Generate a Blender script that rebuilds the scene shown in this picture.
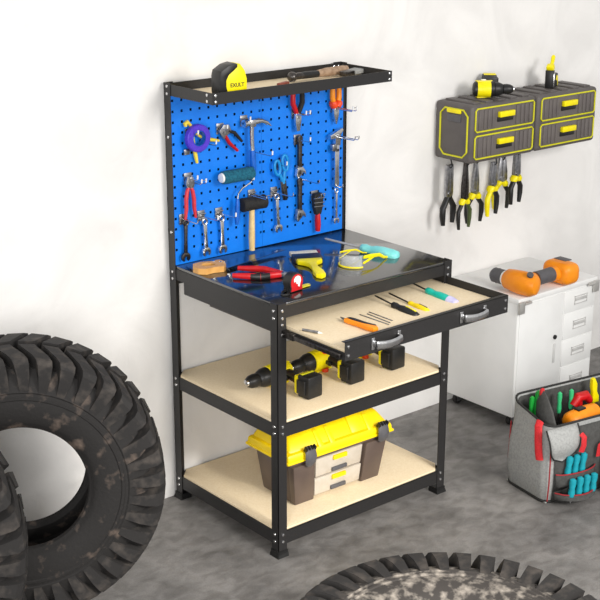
import bpy, bmesh, math, random
from mathutils import Vector, Matrix, Euler
random.seed(7)
PI = math.pi
S = bpy.context.scene
COL = S.collection
for o in list(bpy.data.objects): bpy.data.objects.remove(o)

# ------------------------------------------------------------------ camera, world, lights, exposure
cd = bpy.data.cameras.new('camera'); cam = bpy.data.objects.new('camera', cd); COL.objects.link(cam)
cd.sensor_width = 36; cd.lens = 1315.0/600*36; cd.clip_start = .05
cam.location = (-2.3785, -3.5466, 2.1260); cam.rotation_euler = (PI/2-.3159, 0, -.694)
S.camera = cam
S.view_settings.view_transform = 'Standard'; S.view_settings.look = 'None'
S.view_settings.gamma = 1; S.view_settings.use_curve_mapping = False
S.view_settings.exposure = 0.17

w = bpy.data.worlds.new('world'); S.world = w; w.use_nodes = True
bg = w.node_tree.nodes['Background']; bg.inputs[0].default_value = (1, .99, .98, 1); bg.inputs[1].default_value = .55

def area(name, loc, target, size, power, color=(1, 1, 1), sy=None, spread=PI):
    l = bpy.data.lights.new(name, 'AREA'); l.energy = power; l.color = color
    l.shape = 'RECTANGLE'; l.size = size; l.size_y = sy or size; l.spread = spread
    o = bpy.data.objects.new(name, l); COL.objects.link(o); o.location = loc
    o.rotation_euler = (Vector(target)-Vector(loc)).to_track_quat('-Z', 'Y').to_euler()
    return o
area('unseen_key_area', (.9, -4.6, 2.6), (.35, -.3, .5), 1.3, 110, (1, .98, .955))  # unseen soft key from the right front, not a ceiling fitting
area('added_fill_area', (-3.2, -3.9, 1.75), (.2, 0, .6), 1.8, 120, (1, .99, .98))  # added fill from the left to lift left faces; no wall fitting there
sp = bpy.data.lights.new('added_fill_spot', 'SPOT'); sp.energy = 420; sp.spot_size = math.radians(34); sp.spot_blend = 1; sp.shadow_soft_size = .25; sp.color = (1, .96, .9)  # added spot, brightens the floor and lower shelf at the bench front
so_ = bpy.data.objects.new('added_fill_spot', sp); COL.objects.link(so_); so_.location = (.1, -4.3, 2.3)
so_.rotation_euler = (Vector((.12, -.85, .05))-Vector(so_.location)).to_track_quat('-Z', 'Y').to_euler()

# ------------------------------------------------------------------ materials
def lin(h):
    h = h.lstrip('#'); v = [int(h[i:i+2], 16)/255 for i in (0, 2, 4)]
    return tuple(c/12.92 if c <= .04045 else ((c+.055)/1.055)**2.4 for c in v)+(1,)
_m = {}
def mat(name, col, rough=.5, metal=0, col2=None, scale=40, bump=0, bscale=None, detail=4, trans=0, alpha=1, coat=0, lo=.4, hi=.65, spec=.5, ior=1.45):
    if name in _m: return _m[name]
    m = bpy.data.materials.new(name); m.use_nodes = True; nt = m.node_tree
    b = nt.nodes['Principled BSDF']
    b.inputs['Base Color'].default_value = lin(col); b.inputs['Roughness'].default_value = rough
    b.inputs['Metallic'].default_value = metal; b.inputs['Specular IOR Level'].default_value = spec
    b.inputs['IOR'].default_value = ior
    if trans: b.inputs['Transmission Weight'].default_value = trans
    if alpha < 1: b.inputs['Alpha'].default_value = alpha
    if coat: b.inputs['Coat Weight'].default_value = coat; b.inputs['Coat Roughness'].default_value = .1
    tc = nt.nodes.new('ShaderNodeTexCoord')
    if col2:
        n = nt.nodes.new('ShaderNodeTexNoise'); n.inputs['Scale'].default_value = scale; n.inputs['Detail'].default_value = detail
        nt.links.new(tc.outputs['Object'], n.inputs['Vector'])
        r = nt.nodes.new('ShaderNodeValToRGB'); r.color_ramp.elements[0].position = lo; r.color_ramp.elements[1].position = hi
        r.color_ramp.elements[0].color = lin(col); r.color_ramp.elements[1].color = lin(col2)
        nt.links.new(n.outputs['Fac'], r.inputs['Fac']); nt.links.new(r.outputs['Color'], b.inputs['Base Color'])
    if bump:
        n2 = nt.nodes.new('ShaderNodeTexNoise'); n2.inputs['Scale'].default_value = bscale or scale; n2.inputs['Detail'].default_value = 6
        nt.links.new(tc.outputs['Object'], n2.inputs['Vector'])
        bp = nt.nodes.new('ShaderNodeBump'); bp.inputs['Strength'].default_value = bump; bp.inputs['Distance'].default_value = .004
        nt.links.new(n2.outputs['Fac'], bp.inputs['Height']); nt.links.new(bp.outputs['Normal'], b.inputs['Normal'])
    _m[name] = m; return m

BLACK = mat('black powder coated steel', '#232222', .42, col2='#282727', scale=300, bump=.08, bscale=900)
DESK = mat('black glossy worktop', '#191919', .12, col2='#1d1d1e', scale=60, ior=2.3)
BLUE = mat('blue painted pegboard', '#0f79e6', .36, col2='#127dea', scale=30)
WOOD = mat('pale particle board', '#ecdaba', .6, col2='#e3cea8', scale=160, bump=.1, lo=.35, hi=.75)
CHROME = mat('chrome steel', '#d8d8d8', .22, 1, col2='#c6c6c8', scale=60)
STEEL = mat('brushed steel', '#a9a9ab', .35, 1, col2='#8f8f92', scale=80)
DSTEEL = mat('dark steel', '#5d5a58', .38, 1, col2='#47423f', scale=90)
BPLAS = mat('black plastic', '#181818', .42, col2='#1e1e1e', scale=80)
DRUB = mat('black rubber', '#1b1a1a', .75, col2='#242322', scale=120, bump=.15)
YEL = mat('yellow plastic', '#f2e205', .38, col2='#ecd900', scale=40)
YELW = mat('warm yellow plastic', '#f7d708', .4, col2='#f2cf05', scale=20)
YELP = mat('pale yellow vinyl', '#f0d64a', .45, col2='#e8cc3e', scale=40)
RED = mat('red plastic', '#c5161c', .38, col2='#b81016', scale=50)
REDF = mat('red webbing', '#cf2a30', .7, col2='#bd2228', scale=200, bump=.2)
PINK = mat('salmon red grip', '#d23a44', .4, col2='#c8323c', scale=60)
ORANGE = mat('orange plastic', '#f59415', .42, col2='#f08a0c', scale=30)
ORED = mat('orange red button', '#e8471a', .4, col2='#e04010', scale=50)
PURP = mat('purple tape', '#5136c4', .45, col2='#4a2fb8', scale=120, bump=.1)
TEAL = mat('teal roller nap', '#1d6a80', .95, col2='#0f4f68', scale=140, bump=.9, bscale=320)
TEALH = mat('turquoise plastic', '#16b8a4', .3, col2='#14b09c', scale=40)
AQUA = mat('pale aqua plastic', '#86dcd8', .28, col2='#79d2cf', scale=30)
LILAC = mat('pale lilac plastic', '#c9c6e6', .3, col2='#beb9de', scale=40)
GREYP = mat('grey plastic', '#7b7a78', .5, col2='#737270', scale=60)
DGREY = mat('dark grey plastic', '#58575a', .5, col2='#525154', scale=60)
BLUEH = mat('light blue plastic', '#1a8fd8', .35, col2='#1686cc', scale=50)
BLUED = mat('blue plastic', '#1664c8', .35, col2='#125cba', scale=50)
PALEW = mat('pale turned wood', '#e3c890', .5, col2='#d6b87c', scale=60)
TANW = mat('tan beech wood', '#d9a45c', .45, col2='#cb944c', scale=50)
HAMW = mat('weathered hammer wood', '#a88d74', .6, col2='#8f745c', scale=60)
SILV = mat('bright silver plating', '#c9c7c3', .3, .55, col2='#bdbbb7', scale=60)
WHITE = mat('white enamel', '#e9e9e7', .35, col2='#e5e5e3', scale=10)
WPLAS = mat('white plastic', '#ececea', .4, col2='#e4e4e2', scale=60)
BRIST = mat('white bristle', '#e6e2d4', .9, col2='#cfcabb', scale=300, bump=.5)
GREEN = mat('green plastic', '#1e9e3a', .35, col2='#178f30', scale=60)
MINT = mat('mint green plastic', '#3fbf7c', .35, col2='#36b372', scale=60)
CYAN = mat('cyan plastic', '#1b9cab', .32, col2='#178f9e', scale=60)
CLEAR = mat('clear polycarbonate', '#dfe4e4', .10, ior=1.5, alpha=.22)
SMOKE = mat('smoky brown polypropylene', '#5f5149', .36, col2='#564942', scale=10)
TRANSL = mat('frosted clear polypropylene', '#cfc5b6', .35, col2='#c5baa9', scale=25, trans=.1)
ORGG = mat('grey organiser shell', '#5a5553', .5, col2='#544f4d', scale=20)
ORGD = mat('grey organiser drawer front', '#67615e', .5, col2='#605a58', scale=20)
LIME = mat('yellow green rim', '#d3cf1e', .45, col2='#c9c51a', scale=40)
FELT = mat('grey felted fabric', '#a3a4a2', .95, col2='#939492', scale=140, bump=.35, bscale=320)
FELTD = mat('dark grey felted fabric', '#4d4d4b', .95, col2='#434341', scale=90, bump=.3, bscale=260)
STITCH = mat('dark red piping', '#9c2b30', .7, col2='#8c2328', scale=100)
PIPE = mat('black bag piping', '#232322', .7, col2='#2a2a29', scale=100)
TAPEY = mat('bright tape blade yellow', '#e8d92c', .4, col2='#ded021', scale=60)
TIREM = mat('worn tyre rubber', '#211f1e', .78, col2='#6a5c52', scale=22, bump=.35, bscale=90, lo=.56, hi=.78, detail=8)
TREADM = mat('worn tyre tread', '#262423', .8, col2='#544d47', scale=26, bump=.3, bscale=70, lo=.5, hi=.85, detail=8)
TIRED = mat('dusty tyre rubber', '#3a3633', .85, col2='#a59c91', scale=42, bump=.4, bscale=70, lo=.47, hi=.76, detail=10)

# ------------------------------------------------------------------ mesh building
def T(x, y, z): return Matrix.Translation((x, y, z))
def Rm(rx=0, ry=0, rz=0): return Euler((rx, ry, rz)).to_matrix().to_4x4()
class MB:
    def __init__(s): s.bm = bmesh.new()
    def _add(s, b, M=None):
        if M is not None: bmesh.ops.transform(b, matrix=M, verts=b.verts)
        bmesh.ops.recalc_face_normals(b, faces=b.faces)
        me = bpy.data.meshes.new('t'); b.to_mesh(me); b.free(); s.bm.from_mesh(me); bpy.data.meshes.remove(me); return s
    def box(s, c, d, bev=0, rot=None, seg=2, M=None):
        b = bmesh.new(); bmesh.ops.create_cube(b, size=1)
        bmesh.ops.scale(b, vec=d, verts=b.verts)
        if bev: bmesh.ops.bevel(b, geom=b.edges[:], offset=bev, segments=seg, profile=.5, affect='EDGES')
        A = T(*c) @ (Rm(*rot) if rot else Matrix())
        return s._add(b, (M @ A) if M is not None else A)
    def b2(s, x0, x1, y0, y1, z0, z1, bev=0): return s.box(((x0+x1)/2, (y0+y1)/2, (z0+z1)/2), (abs(x1-x0), abs(y1-y0), abs(z1-z0)), bev)
    def taper(s, z0, z1, r0, r1, bev=0, M=None):   # r = (x0,x1,y0,y1) at each height
        b = bmesh.new()
        q = [b.verts.new((x, y, z)) for z, r in ((z0, r0), (z1, r1)) for x, y in ((r[0], r[2]), (r[1], r[2]), (r[1], r[3]), (r[0], r[3]))]
        for f in ((0, 3, 2, 1), (4, 5, 6, 7), (0, 1, 5, 4), (1, 2, 6, 5), (2, 3, 7, 6), (3, 0, 4, 7)): b.faces.new([q[i] for i in f])
        if bev: bmesh.ops.bevel(b, geom=b.edges[:], offset=bev, segments=2, profile=.5, affect='EDGES')
        return s._add(b, M)
    def cyl(s, p0, p1, r0, r1=None, n=20):
        return s.tube([p0, p1], [r0, r0 if r1 is None else r1], n)
    def tube(s, pts, r, n=10, closed=False, flat=(1, 1), up=(0, 0, 1), M=None):
        pts = [Vector(p) for p in pts]; k = len(pts)
        rs = r if isinstance(r, (list, tuple)) else [r]*k
        b = bmesh.new(); rings = []; prev = None
        for i in range(k):
            if closed: t = pts[(i+1) % k]-pts[i-1]
            else: t = pts[min(i+1, k-1)]-pts[max(i-1, 0)]
            t.normalize()
            if prev is None:
                u = Vector(up); u = u-t*u.dot(t)
                if u.length < 1e-4: u = Vector((1, 0, 0)); u = u-t*u.dot(t)
            else: u = prev-t*prev.dot(t)
            u.normalize(); prev = u; v = t.cross(u)
            rings.append([b.verts.new(pts[i]+(u*math.cos(2*PI*j/n)*flat[0]+v*math.sin(2*PI*j/n)*flat[1])*rs[i]) for j in range(n)])
        for i in range(k if closed else k-1):
            A, B = rings[i], rings[(i+1) % k]
            for j in range(n): b.faces.new((A[j], A[(j+1) % n], B[(j+1) % n], B[j]))
        if not closed: b.faces.new(rings[0][::-1]); b.faces.new(rings[-1])
        return s._add(b, M)
    def prism(s, poly, h0, h1, M=None, bev=0):     # polygon in local XY, extruded along Z
        b = bmesh.new(); lo = [b.verts.new((p[0], p[1], h0)) for p in poly]; hi = [b.verts.new((p[0], p[1], h1)) for p in poly]; n = len(poly)
        b.faces.new(lo[::-1]); b.faces.new(hi)
        for i in range(n): b.faces.new((lo[i], lo[(i+1) % n], hi[(i+1) % n], hi[i]))
        if bev:
            bmesh.ops.recalc_face_normals(b, faces=b.faces)
            es = [e for e in b.edges if (e.verts[0].co.z-h0)*(e.verts[1].co.z-h0) == 0 and abs(e.verts[0].co.z-e.verts[1].co.z) < 1e-9 or abs(e.verts[0].co.z-e.verts[1].co.z) < 1e-9]
            bmesh.ops.bevel(b, geom=es, offset=bev, segments=2, profile=.5, affect='EDGES')
        return s._add(b, M)
    def lathe(s, prof, M=None, n=28, closed=False):  # (radius, height) around local Z
        b = bmesh.new(); rings = []
        for r, h in prof:
            rings.append([b.verts.new((r*math.cos(2*PI*j/n), r*math.sin(2*PI*j/n), h)) for j in range(n)])
        k = len(prof)
        for i in range(k if closed else k-1):
            A, B = rings[i], rings[(i+1) % k]
            for j in range(n): b.faces.new((A[j], A[(j+1) % n], B[(j+1) % n], B[j]))
        if not closed:
            b.faces.new(rings[0][::-1]); b.faces.new(rings[-1])
        bmesh.ops.remove_doubles(b, verts=b.verts, dist=1e-6)
        return s._add(b, M)
    def ball(s, c, r, rot=None, n=20):
        b = bmesh.new(); bmesh.ops.create_uvsphere(b, u_segments=n, v_segments=n//2, radius=1)
        d = r if isinstance(r, (list, tuple)) else (r, r, r)
        bmesh.ops.scale(b, vec=d, verts=b.verts)
        return s._add(b, T(*c) @ (Rm(*rot) if rot else Matrix()))
    def grid(s, rows, closed=False):               # loft a grid of points
        b = bmesh.new(); V = [[b.verts.new(p) for p in r] for r in rows]; n = len(rows[0])
        for i in range(len(rows)-1):
            for j in range(n if closed else n-1): b.faces.new((V[i][j], V[i][(j+1) % n], V[i+1][(j+1) % n], V[i+1][j]))
        return s._add(b)
    def out(s, name, m, parent=None, world=False, smooth=38, loc=None, rot=None):
        if world and parent is not None: bmesh.ops.translate(s.bm, vec=-Vector(parent.location), verts=s.bm.verts)
        me = bpy.data.meshes.new(name); s.bm.to_mesh(me); s.bm.free()
        me.materials.append(m)
        for p in me.polygons: p.use_smooth = True
        me.set_sharp_from_angle(angle=math.radians(smooth))
        o = bpy.data.objects.new(name, me); COL.objects.link(o)
        if parent is not None: o.parent = parent
        if loc: o.location = loc
        if rot: o.rotation_euler = rot
        return o
def tag(o, label, cat, group=None):
    o['label'] = label; o['category'] = cat
    if group: o['group'] = group
    return o
def thing(name, label, cat, loc=(0, 0, 0), rot=(0, 0, 0), group=None):
    o = bpy.data.objects.new(name, None); COL.objects.link(o); o.empty_display_size = .05
    o.location = loc; o.rotation_euler = rot; return tag(o, label, cat, group)
def struct(o): o['kind'] = 'structure'; return o
def dup(root, loc, rot=None, label=None, group=None):
    r = root.copy(); COL.objects.link(r); r.location = loc
    if rot is not None: r.rotation_euler = rot
    if label: r['label'] = label
    if group: r['group'] = group
    for ch in list(root.children):
        c = ch.copy(); COL.objects.link(c); c.parent = r
        for g in ch.children:
            d = g.copy(); COL.objects.link(d); d.parent = c
    return r
def circ(cx, cy, r, a0, a1, n): return [(cx+r*math.cos(math.radians(a0+(a1-a0)*i/n)), cy+r*math.sin(math.radians(a0+(a1-a0)*i/n))) for i in range(n+1)]
def text_mesh(txt, size, m, parent, M, name='lettering', ext=.0004):
    cu = bpy.data.curves.new('txt', 'FONT'); cu.body = txt; cu.size = size; cu.extrude = ext; cu.align_x = 'CENTER'; cu.align_y = 'CENTER'; cu.offset = size*.02
    o = bpy.data.objects.new('txt', cu); COL.objects.link(o)
    dg = bpy.context.evaluated_depsgraph_get(); me = bpy.data.meshes.new_from_object(o.evaluated_get(dg))
    bpy.data.objects.remove(o); me.transform(M); me.materials.clear(); me.materials.append(m)
    p = bpy.data.objects.new(name, me); COL.objects.link(p); p.parent = parent; return p
FACE = Rm(PI/2, 0, 0)      # local XY (x right, y up) -> world XZ, local +Z -> world -Y (towards the room)

# ------------------------------------------------------------------ setting
def concrete():
    m = bpy.data.materials.new('grey concrete floor'); m.use_nodes = True; nt = m.node_tree; b = nt.nodes['Principled BSDF']; L = nt.links
    tc = nt.nodes.new('ShaderNodeTexCoord')
    def noise(sc, det=6, dist=0, stretch=None):
        n = nt.nodes.new('ShaderNodeTexNoise'); n.inputs['Scale'].default_value = sc; n.inputs['Detail'].default_value = det; n.inputs['Distortion'].default_value = dist
        mp = nt.nodes.new('ShaderNodeMapping'); L.new(tc.outputs['Object'], mp.inputs['Vector'])
        if stretch: mp.inputs['Scale'].default_value = stretch[:3]; mp.inputs['Rotation'].default_value = (0, 0, stretch[3])
        L.new(mp.outputs['Vector'], n.inputs['Vector']); return n
    def ramp(n, a, c, pa, pc):
        r = nt.nodes.new('ShaderNodeValToRGB'); r.color_ramp.elements[0].position = pa; r.color_ramp.elements[1].position = pc
        r.color_ramp.elements[0].color = lin(a); r.color_ramp.elements[1].color = lin(c); L.new(n.outputs['Fac'], r.inputs['Fac']); return r
    a = ramp(noise(4.5, 12, .3), '#72706e', '#969390', .34, .70)
    st = ramp(noise(16, 12, .6, (1, 1.5, 1, .6)), '#a3a09d', '#ffffff', .30, .62)
    mx = nt.nodes.new('ShaderNodeMixRGB'); mx.blend_type = 'MULTIPLY'; mx.inputs['Fac'].default_value = .62
    L.new(a.outputs['Color'], mx.inputs['Color1']); L.new(st.outputs['Color'], mx.inputs['Color2'])
    fine = ramp(noise(220, 3), '#b0b0b0', '#ffffff', .35, .6)
    m2 = nt.nodes.new('ShaderNodeMixRGB'); m2.blend_type = 'MULTIPLY'; m2.inputs['Fac'].default_value = .35
    L.new(mx.outputs['Color'], m2.inputs['Color1']); L.new(fine.outputs['Color'], m2.inputs['Color2'])
    L.new(m2.outputs['Color'], b.inputs['Base Color']); b.inputs['Roughness'].default_value = .55
    bp = nt.nodes.new('ShaderNodeBump'); bp.inputs['Strength'].default_value = .12; bp.inputs['Distance'].default_value = .003
    L.new(noise(120, 6).outputs['Fac'], bp.inputs['Height']); L.new(bp.outputs['Normal'], b.inputs['Normal'])
    return m
def plaster():
    m = bpy.data.materials.new('white worn plaster'); m.use_nodes = True; nt = m.node_tree; b = nt.nodes['Principled BSDF']; L = nt.links
    tc = nt.nodes.new('ShaderNodeTexCoord')
    def noise(sc, det=8, dist=0):
        n = nt.nodes.new('ShaderNodeTexNoise'); n.inputs['Scale'].default_value = sc; n.inputs['Detail'].default_value = det; n.inputs['Distortion'].default_value = dist
        L.new(tc.outputs['Object'], n.inputs['Vector']); return n
    r = nt.nodes.new('ShaderNodeValToRGB'); r.color_ramp.elements[0].position = .33; r.color_ramp.elements[1].position = .62
    r.color_ramp.elements[0].color = lin('#e1dfdc'); r.color_ramp.elements[1].color = lin('#edebe8')
    L.new(noise(3.0, 10, 1.2).outputs['Fac'], r.inputs['Fac']); L.new(r.outputs['Color'], b.inputs['Base Color'])
    b.inputs['Roughness'].default_value = .85
    bp = nt.nodes.new('ShaderNodeBump'); bp.inputs['Strength'].default_value = .32; bp.inputs['Distance'].default_value = .006
    L.new(noise(14, 10, 1.5).outputs['Fac'], bp.inputs['Height']); L.new(bp.outputs['Normal'], b.inputs['Normal'])
    return m
struct(MB().b2(-5, 6, -6.5, .012, -.1, 0).out('floor', concrete()))
struct(MB().b2(-5, 6, .012, .16, -.1, 4.2).out('wall_back', plaster()))

# ------------------------------------------------------------------ workbench
BW, BD = .762, .58
wb = thing('workbench', 'black steel workbench with blue pegboard, two wooden shelves and an open drawer', 'workbench', (BW/2, -BD/2, 0))
def part(mb, name, m, parent=wb, **k): return mb.out(name, m, parent, world=True, **k)
FL = .035
def bolt(post, p, ax):
    d = Vector(ax); P = Vector(p)
    mb = MB(); mb.tube([P, P+d*.0022, P+d*.0034], [.0054, .0048, .002], 12)
    bmesh.ops.translate(mb.bm, vec=-Vector(wb.location), verts=mb.bm.verts)
    mb.out('bolt', CHROME, post)
def make_post(left, front):
    x0 = 0 if left else BW; sx = 1 if left else -1
    y0 = -BD if front else 0; sy = 1 if front else -1
    zt = .8675 if front else 1.476
    mb = MB()
    mb.b2(x0, x0+sx*.002, y0, y0+sy*FL, .004, zt)
    mb.b2(x0, x0+sx*FL, y0, y0+sy*.002, .004, zt)
    p = part(mb, 'post', BLACK)
    f = MB(); a, bb = x0-sx*.004, x0+sx*(FL+.003); c, d = y0-sy*.004, y0+sy*(FL+.003)
    f.taper(0, .012, (a-sx*.003, bb, c-sy*.003, d), (a, bb, c, d)); f.b2(a+sx*.001, bb-sx*.001, c+sy*.001, d-sy*.001, .012, .022)
    bmesh.ops.translate(f.bm, vec=-Vector(wb.location), verts=f.bm.verts); f.out('foot_cap', BPLAS, p)
    zs = [.0537, .0786, .4342, .458, .819, .843]
    if not front: zs += [1.4416, 1.4655, 1.30, .98]
    for z in zs:
        bolt(p, (x0, y0+sy*.0185, z), (-sx, 0, 0))
        if front: bolt(p, (x0+sx*.0185, y0, z), (0, -1, 0))
    if front and left:
        bolt(p, (.0185, y0, .798), (0, -1, 0)); bolt(p, (.0185, y0, .766), (0, -1, 0))
    return p
for l in (True, False):
    for fr in (True, False): make_post(l, fr)
# shelf frames and boards
def shelf(z0, z1, zb):
    for nm, r in (('front_beam', (.0022, BW-.0022, -BD+.0022, -BD+.0042)), ('back_beam', (.0022, BW-.0022, -.0042, -.0022)),
                  ('side_beam', (.0022, .0042, -BD+.0022, -.0022)), ('side_beam', (BW-.0042, BW-.0022, -BD+.0022, -.0022))):
        mb = MB().b2(*r, z0, z1)
        lx = (r[1]-r[0]) > .1
        if lx: mb.b2(r[0], r[1], -BD+.0022 if nm == 'front_beam' else -.022, -BD+.022 if nm == 'front_beam' else -.0022, z1-.003, z1-.001)
        part(mb, nm, BLACK)
    poly = [(.004, -.042), (.04, -.006), (BW-.04, -.006), (BW-.004, -.042), (BW-.004, -BD+.042), (BW-.04, -BD+.006), (.04, -BD+.006), (.004, -BD+.042)]
    part(MB().prism(poly, z1-.001, zb, bev=.001), 'shelf_board', WOOD)
shelf(.042, .0895, .0965); shelf(.420, .467, .474)
# worktop with folded edges
mb = MB().b2(.0022, BW-.0022, -BD+.0022, -.0022, .8555, .866, .003); part(mb, 'worktop', DESK)
part(MB().b2(.0022, BW-.0022, -BD+.0022, -BD+.0045, .818, .8555), 'front_apron', BLACK)
for x in (.0022, BW-.0045):
    mb = MB().b2(x, x+.0023, -BD+.0022, -.03, .8175, .8555)
    xi = x+.003 if x < .3 else x-.003
    mb.b2(xi, xi+.0023, -BD+.0022, -.075, .775, .819); part(mb, 'side_apron', BLACK)
part(MB().b2(.0022, BW-.0022, -.0045, -.0022, .79, .8555), 'back_apron', BLACK)
# pegboard: two panels with square punched holes
PY = -.032
def pegpanel(x0, x1, z0, z1):
    mb = MB(); b = bmesh.new(); t = .0014; pitch = .0357; h = .0043
    gx0 = x0+.0065; nx = int((x1-gx0-.004)/pitch)+1; nz = int((z1-z0-.012)/pitch); gz0 = z1-.0165
    xs = [x0]; zs = [z0]
    for i in range(nx): c = gx0+i*pitch; xs += [c-h, c+h]
    for k in range(nz-1, -1, -1): c = gz0-k*pitch; zs += [c-h, c+h]
    xs.append(x1); zs.append(z1)
    V = {}
    def v(i, k, y): 
        if (i, k, y) not in V: V[(i, k, y)] = b.verts.new((xs[i], y, zs[k]))
        return V[(i, k, y)]
    for i in range(len(xs)-1):
        for k in range(len(zs)-1):
            if i % 2 == 1 and k % 2 == 1:
                for (a, c), (d, e) in (((i, k), (i+1, k)), ((i+1, k), (i+1, k+1)), ((i+1, k+1), (i, k+1)), ((i, k+1), (i, k))):
                    b.faces.new((v(a, c, PY), v(d, e, PY), v(d, e, PY+t), v(a, c, PY+t)))
            else: b.faces.new((v(i, k, PY), v(i+1, k, PY), v(i+1, k+1, PY), v(i, k+1, PY)))
    mb._add(b)
    for r in ((x0, x0+.0015, z0, z1), (x1-.0015, x1, z0, z1), (x0, x1, z0, z0+.0015), (x0, x1, z1-.0015, z1)):
        mb.b2(r[0], r[1], PY+.0003, -.0045, r[2], r[3])
    part(mb, 'pegboard_panel', BLUE, smooth=20)
    part(MB().b2(x0+.002, x1-.002, -.0045, -.0028, z0, z1), 'hole_shade_sheet', BPLAS)  # shade of the gap behind the holes, put in as an added black sheet
pegpanel(.0035, .3735, .867, 1.4355); pegpanel(.3745, .7475, .867, 1.4355)
part(MB().b2(.7476, .76, -.031, -.0045, .867, 1.4355), 'pegboard_edge_strip', BLACK)
# top tray shelf
TD = .266
for nm, r in (('tray_front', (0, BW, -TD, -TD+.002)), ('tray_back', (.0025, BW-.0025, -.0045, -.0025)), ('tray_side', (.0022, .0042, -TD+.002, -.0025)), ('tray_side', (BW-.0042, BW-.0022, -TD+.002, -.0025))):
    t = part(MB().b2(*r, 1.436, 1.4725), nm, BLACK)
    if nm == 'tray_front':
        for z in (1.4445, 1.464):
            for x in (.012, BW-.012): bolt(t, (x, -TD, z), (0, -1, 0))
    if nm == 'tray_side':
        sx = -1 if r[0] < .3 else 1; xx = r[0] if sx < 0 else r[1]
        for z in (1.4445, 1.464): bolt(t, (xx, -TD+.03, z), (sx, 0, 0))
    if nm == 'tray_back':
        for z in (1.462,):
            for x in (BW-.014, BW-.034): bolt(t, (x, -.0045, z), (0, -1, 0))
part(MB().b2(.0045, BW-.0045, -TD+.0025, -.005, 1.437, 1.4435), 'tray_board', WOOD)
# drawer
DX0, DX1, DF, DB = .03, .738, -.858, -.30
dr = part(MB().b2(DX0, DX1, DF, DF+.002, .757, .816).b2(DX0, DX1, DF, DF+.016, .8142, .816), 'drawer', BLACK)
def dpart(mb, name, m, **k):
    bmesh.ops.translate(mb.bm, vec=-Vector(wb.location), verts=mb.bm.verts); return mb.out(name, m, dr, **k)
dpart(MB().b2(DX0, DX0+.002, DF+.002, DB, .757, .783).b2(DX0+.002, DX0+.012, DF+.002, DB, .7575, .7595), 'drawer_side', BLACK)
dpart(MB().b2(DX1-.002, DX1, DF+.002, DB, .757, .816).b2(DX1-.012, DX1-.002, DF+.002, DB, .7575, .7595), 'drawer_side', BLACK)
dpart(MB().b2(DX0+.0022, DX1-.0022, DB-.002, DB, .757, .805), 'drawer_back', BLACK)
dpart(MB().b2(DX0+.010, DX1-.004, DF+.004, DB-.003, .779, .790), 'drawer_board', WOOD)
for x, s in ((DX0-.012, 1), (DX1+.002, -1)):
    mb = MB().b2(x, x+.010, -.845, -.61, .764, .777, .001).b2(x+.001, x+.009, -.62, -.20, .762, .779, .001)
    mb.b2(x-.001, x+.011, -.635, -.58, .760, .782, .001); dpart(mb, 'drawer_slide', DSTEEL)
for x in (DX0+.013, DX1-.013):
    for z in (.772, .800): 
        mb = MB().tube([(x, DF, z), (x, DF-.002, z), (x, DF-.003, z)], [.005, .0045, .002], 12); dpart(mb, 'bolt', CHROME)
for cx in (.192, .571):
    mb = MB()
    for s in (-1, 1):
        mb.box((cx+s*.0535, DF-.0025, .788), (.013, .005, .038), .0015)
        mb.box((cx+s*.049, DF-.011, .788), (.006, .018, .020), .0015)
    pts = [(cx-.050, DF-.019, .787), (cx-.025, DF-.024, .784), (cx, DF-.0255, .783), (cx+.025, DF-.024, .784), (cx+.050, DF-.019, .787)]
    mb.tube(pts, .0125, 12, flat=(1, .40), up=(0, 0, 1)); dpart(mb, 'handle', CHROME)

# ------------------------------------------------------------------ pegboard hooks
HOOKG = 'chrome pegboard hooks'
def hook(x, z, L, label, double=False, cap=True, plate=True, side=0):
    h = thing('pegboard_hook', label, 'hook', (x, PY, z), (0, 0, 0), HOOKG)
    mb = MB()
    for dx in ((-.009, .009) if double else (0,)):
        mb.tube([(dx, .008, 0), (dx, -.004, 0), (dx+side*.3, -L*.6, 0), (dx+side, -L+.006, .001), (dx+side, -L, .006), (dx+side, -L-.001, .016)], .0018, 8)
    if double: mb.tube([(-.009+side, -L, .014), (.009+side, -L, .014)], .0016, 8)
    mb.out('prong', CHROME, h)
    if plate:
        p = MB().box((0, -.0024, 0), (.030, .0042, .036), .001); p.tube([(-.016, -.006, .006), (.016, -.006, .006)], .003, 8); p.tube([(-.016, -.006, -.008), (.016, -.006, -.008)], .003, 8); p.out('back_plate', STEEL, h)
    if cap:
        c = MB()
        for dx in ((-.009, .009) if double else (0,)): c.tube([(dx+side, -L, .006), (dx+side, -L-.0012, .019)], .0027, 8)
        c.out('tip_cap', WPLAS, h)
    return h

# ------------------------------------------------------------------ hand tool builders (local frame: x right, z up, front towards -y)
def wrench(name, label, cat, loc, L, m, group=None, ry=0, w=.0085, head=.017, ring=True, jaw2=False):
    r = thing(name, label, cat, loc, (0, ry, 0), group)
    h = MB().prism([(-w*.75, -.02), (w*.75, -.02), (w*.6, -L*.5), (w*.75, -L+.02), (-w*.75, -L+.02), (-w*.6, -L*.5)], -.004, .004, FACE, .0012); h.out('shank', m, r)
    t = MB()
    if ring:
        rr = head*.72
        t.tube([(rr*.78*math.cos(a), 0, -.010+rr*.78*math.sin(a)) for a in [2*PI*i/20 for i in range(20)]], rr*.30, 8, True, (1.2, 1), up=(0, 1, 0))
    else: t.prism(circ(0, -.008, head*.7, 0, 360, 16)[:-1], -.005, .005, FACE, .001)
    t.out('ring_head', m, r)
    # open jaw
    a = math.radians(0)
    P = circ(0, -L+.006, head, 60, -55, 10)[:]          # right side going down
    R = circ(0, -L+.006, head, -125, -240, 10)
    n = head*.42
    poly = P+[(n, -L+.006-head*.75), (n, -L+.004), (0, -L+.010), (-n, -L+.004), (-n, -L+.006-head*.75)]+R
    MB().prism(poly, -.005, .005, FACE @ T(0, 0, 0), .001).out('open_jaw', m, r)
    return r
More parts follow.
